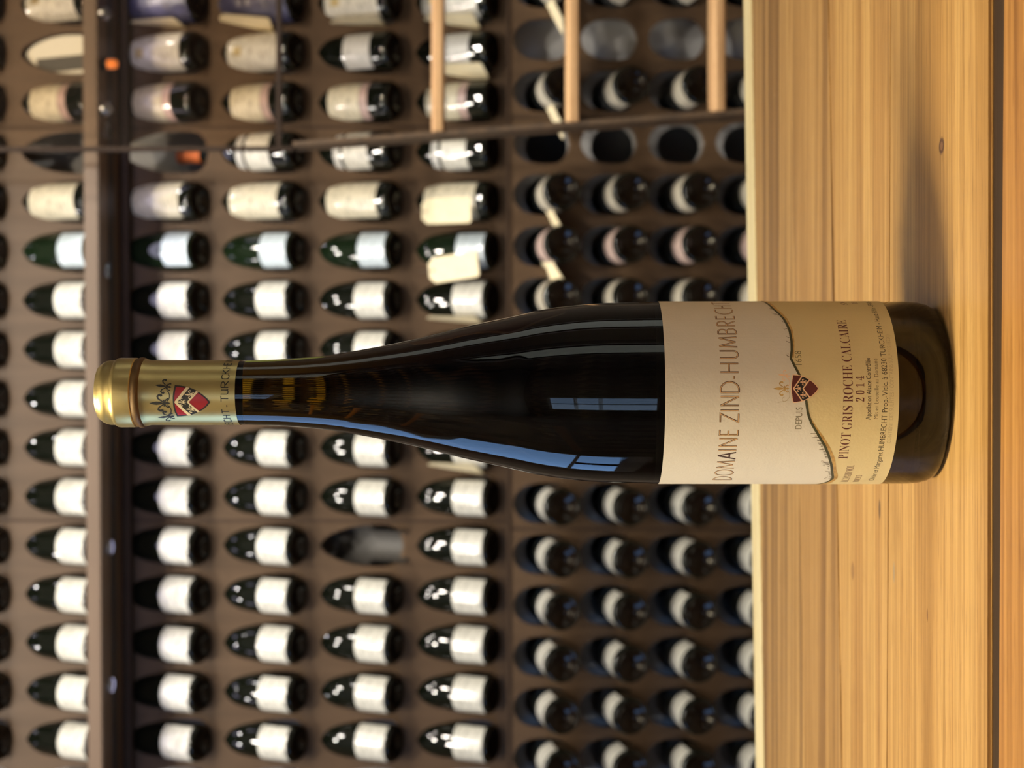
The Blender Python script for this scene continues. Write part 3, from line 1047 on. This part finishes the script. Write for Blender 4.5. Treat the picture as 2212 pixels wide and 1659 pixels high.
def glyph(ch):
    """Single-line capitals in a box one unit high; returns (width, list of strokes)."""
    G = {
        'D': (0.52, [[(0, 0), (0, 1)], [(0, 1), (.14, 1)] + arcp(.14, .5, .38, .5, 90, -90, 14)[1:] + [(0, 0)]]),
        'O': (0.62, [arcp(.31, .5, .31, .5, 90, 450, 26)]),
        'M': (0.62, [[(0, 0), (.06, 1)], [(.06, 1), (.31, .08)], [(.31, .08), (.56, 1)], [(.56, 1), (.62, 0)]]),
        'A': (0.5, [[(0, 0), (.25, 1)], [(.25, 1), (.5, 0)], [(.09, .36), (.41, .36)]]),
        'I': (0.02, [[(0.01, 0), (0.01, 1)]]),
        'N': (0.5, [[(0, 0), (0, 1)], [(0, 1), (.5, 0)], [(.5, 0), (.5, 1)]]),
        'E': (0.34, [[(.34, 0), (0, 0), (0, 1), (.34, 1)], [(0, .52), (.28, .52)]]),
        'Z': (0.46, [[(0, 1), (.46, 1), (0, 0), (.46, 0)]]),
        '-': (0.2, [[(0, .26), (.2, .26)]]),
        'H': (0.5, [[(0, 0), (0, 1)], [(.5, 0), (.5, 1)], [(0, .52), (.5, .52)]]),
        'U': (0.45, [[(0, 1), (0, .26)] + arcp(.225, .24, .225, .24, 180, 360, 12)[1:] + [(.45, 1)]]),
        'B': (0.4, [[(0, 0), (0, 1)], [(0, 1), (.15, 1)] + arcp(.15, .76, .2, .24, 90, -90, 10)[1:] + [(0, .52)], [(0, .52), (.15, .52)] + arcp(.15, .26, .25, .26, 90, -90, 10)[1:] + [(0, 0)]]),
        'R': (0.4, [[(0, 0), (0, 1)], [(0, 1), (.15, 1)] + arcp(.15, .74, .22, .26, 90, -90, 10)[1:] + [(0, .48)], [(.12, .48), (.4, 0)]]),
        'C': (0.46, [arcp(.4, .5, .4, .5, 68, 292, 18)]),
        'T': (0.4, [[(0, 1), (.4, 1)], [(.2, 1), (.2, 0)]]),
        'K': (0.4, [[(0, 0), (0, 1)], [(.38, 1), (0.02, .48)], [(.1, .55), (.4, 0)]]),
        'u': (0.36, [[(-.04, 1), (0, .97), (0, .25)] + arcp(.16, .22, .16, .2, 180, 340, 8)[1:] + [(.32, .5), (.32, .97)], [(.32, .4), (.33, .08), (.38, .02)]]),
        'c': (0.36, [[(.34, .84), (.28, .98), (.12, 1), (.02, .86), (0, .5), (.02, .16), (.12, 0), (.3, 0), (.36, .14)]]),
    }
    return G[ch]


def fleur(cx, cy, h, rot=0.0, wgt=1.0):
    P = []
    P.append([(0, .30), (.055, .45), (.085, .66), (.05, .85), (0, 1.0), (-.05, .85), (-.085, .66), (-.055, .45)])
    P.append([(0, 0), (.06, .10), (.05, .2), (.035, .34), (-.035, .34), (-.05, .2), (-.06, .10)])
    for s in (1, -1):
        P += stroke([(s * .03, .30), (s * .12, .42), (s * .22, .56), (s * .33, .60), (s * .40, .52), (s * .40, .43), (s * .33, .40)], .05 * wgt, .11 * wgt)
        P += stroke([(s * .03, .27), (s * .14, .22), (s * .22, .12), (s * .17, .06)], .05 * wgt, .07 * wgt)
    P += stroke([(-.17, .30), (.17, .30)], .06)
    c, s_ = math.cos(R(rot)), math.sin(R(rot))
    return [[(cx + h * (x * c - y * s_), cy + h * (x * s_ + y * c)) for x, y in p] for p in P]


def shield_pts(cx, cy, hw, hh, k=1.0, bow=0.06):
    side = [(1, 0), (.985, -.12), (.94, -.26), (.86, -.42), (.70, -.60), (.48, -.77), (.24, -.91), (0, -1.0)]
    top = [(-.66, bow * .6), (-.33, bow * .92), (0, bow), (.33, bow * .92), (.66, bow * .6)]
    pts = side + [(-x, y) for x, y in side[-2::-1]] + top
    my = -0.42
    return [(cx + hw * x * k, cy + hh * (my + (y - my) * k)) for x, y in pts]


def chevron(cx, cy, hw, hh, oy, oe, iy, ie):
    """Band between an outer line (apex height oy, ends oe) and an inner one."""
    f = lambda q: (cx + hw * q[0], cy + hh * q[1])
    return [f(q) for q in ((-oe[0], oe[1]), (0, oy), (oe[0], oe[1]), (ie[0], ie[1]), (0, iy), (-ie[0], ie[1]))]


INK = {
    'brown': base_mat('ink_brown', (0.055, 0.024, 0.008), 0.5, bump=(900, 0.2, 0.0002)),
    'gold': base_mat('ink_gold', (0.56, 0.36, 0.11), 0.42, metal=0.2, noise=((500, 500, 500), (0.36, 0.22, 0.07))),
    'pale_gold': base_mat('ink_pale_gold', (0.66, 0.44, 0.22), 0.5, noise=((700, 700, 700), (0.58, 0.36, 0.16))),
    'olive': base_mat('ink_olive', (0.040, 0.040, 0.010), 0.5, noise=((300, 300, 300), (0.055, 0.055, 0.018))),
    'olive_text': base_mat('ink_olive_text', (0.11, 0.09, 0.025), 0.5, bump=(900, 0.2, 0.0002)),
    'maroon': base_mat('ink_maroon', (0.085, 0.012, 0.008), 0.5, bump=(900, 0.2, 0.0002)),
    'maroon_text': base_mat('ink_maroon_text', (0.10, 0.018, 0.014), 0.5, bump=(900, 0.2, 0.0002)),
    'black': base_mat('ink_black', (0.012, 0.009, 0.006), 0.45, bump=(900, 0.2, 0.0002)),
    'dark_text': base_mat('ink_dark_text', (0.045, 0.032, 0.015), 0.5, bump=(900, 0.2, 0.0002)),
    'mid_text': base_mat('ink_mid_text', (0.13, 0.10, 0.05), 0.5, bump=(900, 0.2, 0.0002)),
    'faint': base_mat('ink_faint', (0.43, 0.34, 0.18), 0.5, bump=(900, 0.2, 0.0002)),
    'peach': base_mat('ink_peach', (0.80, 0.52, 0.30), 0.45, bump=(900, 0.2, 0.0002)),
    'red': base_mat('ink_red', (0.26, 0.012, 0.018), 0.35, bump=(900, 0.2, 0.0002)),
    'cap_cream': base_mat('ink_cap_cream', (0.62, 0.52, 0.33), 0.4, bump=(900, 0.2, 0.0002)),
}
M['label_upper'] = base_mat('label_paper_ivory', (0.65, 0.61, 0.50), 0.62, spec=0.3, bump=(1100, 0.22, 0.00025))
M['label_lower'] = base_mat('label_paper_straw', (0.62, 0.51, 0.265), 0.62, spec=0.3, bump=(1100, 0.22, 0.00025))
M['cap_gold'] = base_mat('capsule_gold', (0.60, 0.47, 0.20), 0.34, metal=0.85, noise=((250, 250, 60), (0.55, 0.425, 0.17)), bump=(500, 0.06, 0.0003))
M['cap_ridge'] = base_mat('capsule_ring_brown', (0.13, 0.07, 0.02), 0.5, metal=0.4, bump=(500, 0.06, 0.0003))  # brown takes in the orangish reflection on the capsule's ridge

# glass: dark olive, clear enough to glimpse the rack through the neck
hg = bpy.data.materials.new('olive_bottle_glass')
hg.use_nodes = True
nt = hg.node_tree
pb = nt.nodes['Principled BSDF']
pb.inputs['Base Color'].default_value = (0.95, 0.93, 0.80, 1)
pb.inputs['Roughness'].default_value = 0.0
pb.inputs['IOR'].default_value = 1.48
pb.inputs['Transmission Weight'].default_value = 1.0
va = nt.nodes.new('ShaderNodeVolumeAbsorption')
va.inputs['Color'].default_value = (0.62, 0.52, 0.03, 1)
va.inputs['Density'].default_value = 230.0
nt.links.new(va.outputs[0], nt.nodes['Material Output'].inputs['Volume'])

# ------------------------------------------------------------------ the bottle in front
hero = thing('white_wine_bottle', 'tall dark olive flute bottle with gold capsule and ivory label on the table', 'bottle', (-0.0037, 0.653, TZ))
PROF = [(0, 4.0), (10, 3.4), (20, 2.2), (28, .8), (31.5, .15), (33.5, 0), (35.2, .5), (36.8, 1.8), (38.0, 4.2), (38.7, 7.5), (39.0, 11.5), (39.0, 22), (39.0, 60), (39.0, 100), (38.95, 117),
        (38.85, 123), (38.65, 132), (38.4, 141), (37.7, 151), (36.5, 161), (34.8, 171), (32.5, 181), (30.3, 191), (28.1, 200.9), (25.6, 211), (23.2, 220.8), (21.1, 230.5), (19.15, 240.7),
        (17.4, 250.6), (15.95, 260.6), (14.95, 270.5), (14.3, 280.5), (13.95, 290), (13.8, 297), (13.7, 315), (13.6, 352), (0, 352)]
# smooth the profile
fine = []
Pp = PROF[:]
for i in range(len(Pp) - 1):
    p0, p1, p2, p3 = Pp[max(i - 1, 0)], Pp[i], Pp[i + 1], Pp[min(i + 2, len(Pp) - 1)]
    steps = 4 if 11 <= p1[1] < 300 else 1
    for s in range(steps):
        t = s / steps
        if steps == 1:
            fine.append(p1)
        else:
            f = lambda q: 0.5 * (2 * p1[q] + (p2[q] - p0[q]) * t + (2 * p0[q] - 5 * p1[q] + 4 * p2[q] - p3[q]) * t * t + (3 * p1[q] - p0[q] - 3 * p2[q] + p3[q]) * t ** 3)
            fine.append((min(f(0), 39.0), f(1)))
fine.append(Pp[-1])
m = MB(); m.lathe([(r * MMM, z * MMM) for r, z in fine], 128, cap=False)
m.build('glass_body', hg, hero, smooth='all')

cp = MB()
cp.lathe([(r * MMM, z * MMM) for r, z in [(13.7, 296.8), (13.98, 296.6), (14.0, 300), (14.0, 305), (13.98, 330), (14.0, 335.2), (14.3, 336.6), (14.55, 337.6)]], 96, cap=False)
cp.lathe([(r * MMM, z * MMM) for r, z in [(14.55, 341.2), (14.98, 341.6), (15.0, 348.2), (14.85, 349.2), (14.35, 349.9), (14.0, 350.5), (13.95, 352.6), (13.6, 354.2), (12.9, 355.6), (12.2, 356.4),
                                            (11.9, 357.0), (11.2, 357.2), (10.7, 356.9), (0, 356.7)]], 96, cap=False)
capsule = cp.build('capsule', M['cap_gold'], hero, smooth=True)
cr = MB()
cr.lathe([(r * MMM, z * MMM) for r, z in [(14.5, 337.5), (15.0, 338.0), (15.2, 338.9), (15.15, 339.8), (14.75, 340.6), (14.6, 341.3)]], 96, cap=False)
cr.build('capsule_ring', M['cap_ridge'], capsule, smooth='all')

# capsule crest
cx, cy, hw, hh = -4.0, 322.0, 7.25, 15.0
blk, red, cream = INK['black'], INK['red'], INK['cap_cream']
fl3 = fleur(cx, cy + hh * -.40, 4.3, 0, 1.0)
fl3 = fleur(cx + .05, 317.2, 4.2) + fleur(cx + 3.2, 313.6, 4.2) + fleur(cx - 3.2, 313.6, 4.2)
ch_o = chevron(cx, cy, hw, hh, 0.02, (.90, -.33), -.37, (.60, -.675))
wt = chevron(cx, cy, hw, hh, 0.02, (.90, -.33), -.065, (.835, -.42))
wi = chevron(cx, cy, hw, hh, -.335, (.66, -.61), -.39, (.60, -.675))
crown = fleur(cx - .5, 324.0, 9.0) + fleur(cx + 6.3, 323.3, 7.2, -8) + fleur(cx - 7.0, 323.0, 7.4, 8)
crown += stroke(arcp(cx + 2.7, 326.4, 2.6, 2.2, 205, 335, 10), .35) + stroke(arcp(cx - 3.7, 326.2, 2.6, 2.2, 205, 335, 10), .35)
bent('crest', [([shield_pts(cx, cy, hw, hh)], blk, 0.06), ([shield_pts(cx, cy, hw, hh, .90)], red, 0.10), ([ch_o], blk, 0.14),
               ([wt, wi], cream, 0.18), (fl3, cream, 0.18), (crown, blk, 0.06)], 13.99, capsule, 0.7)
CAPTXT = [('B', -28.5, -26.5), ('R', -24.5, -22.2), ('E', -20.7, -18.9), ('c', -17.6, -15.6), ('c', -15.4, -13.3), ('H', -12.4, -10.6), ('T', -9.5, -7.3), ('-', -6.2, -5.3), ('T', -3.8, -1.2), ('u', -.6, 1.4),
          ('R', 2.2, 4.9), ('c', 6.0, 8.0), ('K', 8.5, 10.9), ('H', 11.7, 13.3), ('E', 14.0, 15.7), ('I', 17.0, 17.2), ('M', 18.2, 21)]
CAPTXT[2] = ('R', -21.2, -19.7)
CAPTXT[3] = ('E', -17.9, -15.8)
CAPTXT[4] = ('c', -15.4, -13.4)
CAPTXT[0:2] = [('M', -28.6, -26.4), ('B', -25.0, -22.8)]
pol = []
for ch, x0, x1 in CAPTXT:
    wd, st = glyph(ch)
    k = (x1 - x0) / max(wd, .05)
    for s in st:
        pol += stroke([(x0 + x * k, 299.35 + y * 3.1) for x, y in s], .40)
bent('capsule_lettering', [(pol, blk, 0.06)], 13.99, capsule, 0.7)

# labels
WAVE = [(-66, 52.6), (-58, 50.0), (-52.5, 47.6), (-48.69, 46.17), (-45.5, 45.4), (-43.16, 45.63), (-38, 46.9), (-33.63, 47.8), (-27.41, 49.86), (-22.79, 51.89), (-17.88, 54.75), (-12.36, 58.11),
        (-9.6, 59.25), (-7.73, 59.81), (-2.94, 60.62), (2, 61.4), (7.18, 63.09), (11, 64.9), (14.32, 66.32), (18, 65.7), (22.13, 65.42), (28.32, 65.69), (35.25, 67.27), (43.31, 70.44), (52, 72.2), (59.04, 73.4), (66, 74.2)]
LT, LBm = 117.3, 23.2
RAD = 39.12
up = [WAVE[0]] + [(-66, LT)] + [(66, LT)] + [WAVE[-1]] + WAVE[-2:0:-1]
lo = [(-66, LBm)] + WAVE + [(66, LBm)]


def column_polys(poly_fn_lo, poly_fn_hi, n=66):
    out = []
    for i in range(n):
        x0, x1 = -66 + 132 * i / n, -66 + 132 * (i + 1) / n
        out.append([(x0, poly_fn_lo(x0)), (x1, poly_fn_lo(x1)), (x1, poly_fn_hi(x1)), (x0, poly_fn_hi(x0))])
    return out


def wv(x):
    for (x0, y0), (x1, y1) in zip(WAVE, WAVE[1:]):
        if x0 <= x <= x1:
            return y0 + (y1 - y0) * (x - x0) / (x1 - x0)
    return WAVE[-1][1]


lab = bent('label', [(column_polys(wv, lambda x: LT), M['label_upper'], 0.0), (column_polys(lambda x: LBm, wv), M['label_lower'], 0.0)], RAD, hero)
lab.data.polygons.foreach_set('use_smooth', [True] * len(lab.data.polygons))
bm = MB()
bm.lathe([(RAD * MMM, 24 * MMM), (RAD * MMM, 116 * MMM)], 24, cap=False, a0=R(52), a1=R(128))
bl = bm.build('back_label', M['label_upper'], hero, smooth='all')
bl['label'] = 'plain ivory back label'

# torn-paper edge: olive line with a gold bank beside it
olive = stroke(WAVE, 1.0)
bank1 = [(14.8, 65.4), (22.1, 64.75), (28.3, 64.9), (35.2, 66.3), (43.3, 69.4), (52, 71.1), (59, 72.3), (66, 73.2)]
bank2 = [(-66, 50.2), (-58, 47.6), (-53, 45.7), (-48.5, 44.9), (-44.5, 44.2), (-41.7, 44.5), (-36.75, 46.0), (-31, 47.2), (-28.24, 48.1), (-23.53, 50.2), (-18.55, 53.2), (-13.94, 56.5), (-11.0, 58.4)]
gold = stroke(bank1, .8, 1.6) + stroke(bank2, 1.9, .8)
bent('torn_edge', [(gold, INK['gold'], 0.03), (olive, INK['olive'], 0.06)], RAD, lab)

# title
TITLE = [('D', -47.49, -43.05), ('O', -42.12, -36.96), ('M', -36.27, -30.99), ('A', -30.15, -25.96), ('I', -25.3, -24.6), ('N', -23.21, -19.03), ('E', -17.74, -15.03), ('Z', -12.15, -8.06), ('I', -7.3, -6.6),
         ('N', -5.26, -1.12), ('D', 0.06, 4.81), ('-', 5.6, 7.2), ('H', 8.3, 12.4), ('U', 14.3, 18.0), ('M', 19.3, 24.6), ('B', 25.81, 29.05), ('R', 30.42, 33.78), ('E', 34.77, 37.5), ('C', 38.42, 42.4),
         ('H', 43.74, 47.4), ('T', 48.6, 53.88)]
outer, inner = [], []
ZB, ZT = 87.35, 95.3
for i, (ch, x0, x1) in enumerate(TITLE):
    wd, st = glyph(ch)
    k = (x1 - x0 - .5) / max(wd, .05)
    for s in st:
        p = [(x0 + .25 + x * k, ZB + .3 + y * (ZT - ZB - .6)) for x, y in s]
        outer += stroke(p, .72)
        if not (ch == 'A' and i == 3):
            inner += stroke([(x - .07, y + .06) for x, y in p], .32)
bent('title_lettering', [(outer, INK['brown'], 0.03), (inner, INK['pale_gold'], 0.06)], RAD, lab)

# small print
T = []
bent('founding_lettering', [(fit(text2d('DEPUIS', 1, -0.012), -14.9, -5.7, 62.0, 64.6), INK['olive_text'], .03),
                            (fit(text2d('1658', 1, -0.012), 11.6, 17.7, 62.0, 64.6), INK['olive_text'], .03)], RAD, lab)


def serif(s):
    o = ''
    for c in s:
        if 'A' <= c <= 'Z':
            o += chr(0x1D400 + ord(c) - 65)
        elif '0' <= c <= '9':
            o += chr(0x1D7CE + ord(c) - 48)
        else:
            o += c
    return o


def script(c):
    ex = {'H': 0x210B, 'R': 0x211B, 'B': 0x212C, 'E': 0x2130, 'F': 0x2131, 'L': 0x2112, 'e': 0x212F, 'g': 0x210A, 'o': 0x2134}
    if c in ex:
        return chr(ex[c])
    return chr(0x1D49C + ord(c) - 65) if c.isupper() else chr(0x1D4B6 + ord(c) - 97)


bent('wine_name_lettering', [(fit(text2d(serif('PINOT GRIS ROCHE CALCAIRE'), 1, -0.010), -29.7, 34.2, 41.75, 45.75), INK['maroon_text'], .03),
                             (fit(text2d(serif('2 0 1 4'), 1, -0.006), -3.4, 7.0, 37.2, 40.65), INK['maroon_text'], .03)], RAD, lab)
bent('origin_lettering', [(fit(text2d('Appellation Alsace Contrôlée', 1, 0.006), -10.9, 14.6, 34.35, 36.35), INK['dark_text'], .03),
                          (fit(text2d('Mis en bouteille au Domaine', 1, -0.005), -10.5, 14.3, 31.45, 33.1), INK['mid_text'], .03),
                          (fit(text2d('Olivier et Margaret HUMBRECHT Prop.-Vitic. à 68230 TURCKHEIM - Haut-Rhin - FRANCE', 1, 0.0), -47.8, 57.5, 27.75, 30.0), INK['dark_text'], .03),
                          (fit(text2d('CONTIENT DES SULFITES / CONTAINS SULFITES (E220)', 1, -0.006), -21.4, 25.6, 25.3, 26.95), INK['faint'], .03)], RAD, lab)
bent('strength_lettering', [(fit(text2d(serif('ALC. 14% BY VOL.'), 1, -0.005), -50.4, -33.8, 38.2, 41.3), INK['maroon_text'], .03),
                            (fit(text2d(serif('INDICE 1'), 1, -0.005), -50.4, -42.0, 33.6, 36.2), INK['maroon_text'], .03),
                            (fit(text2d(serif('SN'), 1, -0.005), 48.5, 54, 38.2, 41.0), INK['maroon_text'], .03),
                            (fit(text2d(serif('1E'), 1, -0.005), 49.5, 54, 33.8, 36.2), INK['maroon_text'], .03)], RAD, lab)

# handwriting that follows the torn edge
sig = []
x = -47.0
for c in 'Zind-Humbrecht':
    if c == '-':
        sig += stroke([(x + .3, wv(x) + 1.5), (x + 1.4, wv(x + 1.4) + 1.5)], .2)
        x += 2.2
        continue
    g = text2d(script(c), 4.4 if c.isupper() else 3.6, -0.004)
    b0, b1, c0, c1 = bounds(g)
    ang = math.atan2(wv(x + 2) - wv(x), 2)
    ca, sa = math.cos(ang), math.sin(ang)
    sig += [[(x + (px - b0) * ca - py * sa, wv(x) + .55 + (px - b0) * sa + py * ca) for px, py in p] for p in g]
    x += (b1 - b0) * ca + (.75 if c.isupper() else .45)
for c, x in (('O', 15.0), ('l', 21.5), ('i', 24), ('J', 27.5), ('v', 33), ('H', 37.5), ('u', 43)):
    g = text2d(script(c), 3.0, -0.006)
    b0, b1, c0, c1 = bounds(g)
    ang = math.atan2(wv(x + 2) - wv(x), 2)
    ca, sa = math.cos(ang), math.sin(ang)
    sig += [[(x + (px - b0) * ca - py * sa, wv(x) + .5 + (px - b0) * sa + py * ca) for px, py in p] for p in g]
bent('signature', [(sig, INK['mid_text'], 0.03)], RAD, lab)

# label crest
cx, cy, hw, hh = 1.85, 65.75, 5.65, 10.1
ch_o = chevron(cx, cy, hw, hh, 0.015, (.90, -.35), -.385, (.62, -.66))
wt = chevron(cx, cy, hw, hh, 0.02, (.91, -.335), -.035, (.885, -.385))
wi = chevron(cx, cy, hw, hh, -.355, (.655, -.625), -.41, (.61, -.675))
fl3 = fleur(cx, 62.45, 2.95, 0, 1.1) + fleur(cx + 2.6, 60.35, 2.95, 0, 1.1) + fleur(cx - 2.6, 60.35, 2.95, 0, 1.1)
crown = fleur(cx, 67.3, 6.6, 0, .9)
crown2 = fleur(cx + 5.0, 66.9, 5.0, -8, .6) + stroke(arcp(cx + 2.5, 68.8, 2.0, 1.6, 200, 340, 10), .18)
crown3 = stroke(arcp(cx - 2.5, 68.8, 2.0, 1.6, 200, 340, 10), .14) + stroke([(cx - 5.6, 72), (cx - 5.2, 69.5), (cx - 4.6, 67.6)], .16) + stroke(arcp(cx - 4.3, 69.3, .9, .9, 0, 250, 10), .14)
bent('crest', [([shield_pts(cx, cy, hw, hh, 1.03, .08)], INK['peach'], 0.09), ([shield_pts(cx, cy, hw, hh, .965, .08)], INK['maroon'], 0.12), ([ch_o], INK['black'], 0.15),
               ([wt, wi], INK['peach'], 0.18), (fl3, INK['peach'], 0.18), (crown, INK['gold'], 0.03), (crown2, INK['peach'], 0.03), (crown3, INK['mauve'] if 'mauve' in INK else INK['faint'], 0.03)], RAD, lab)
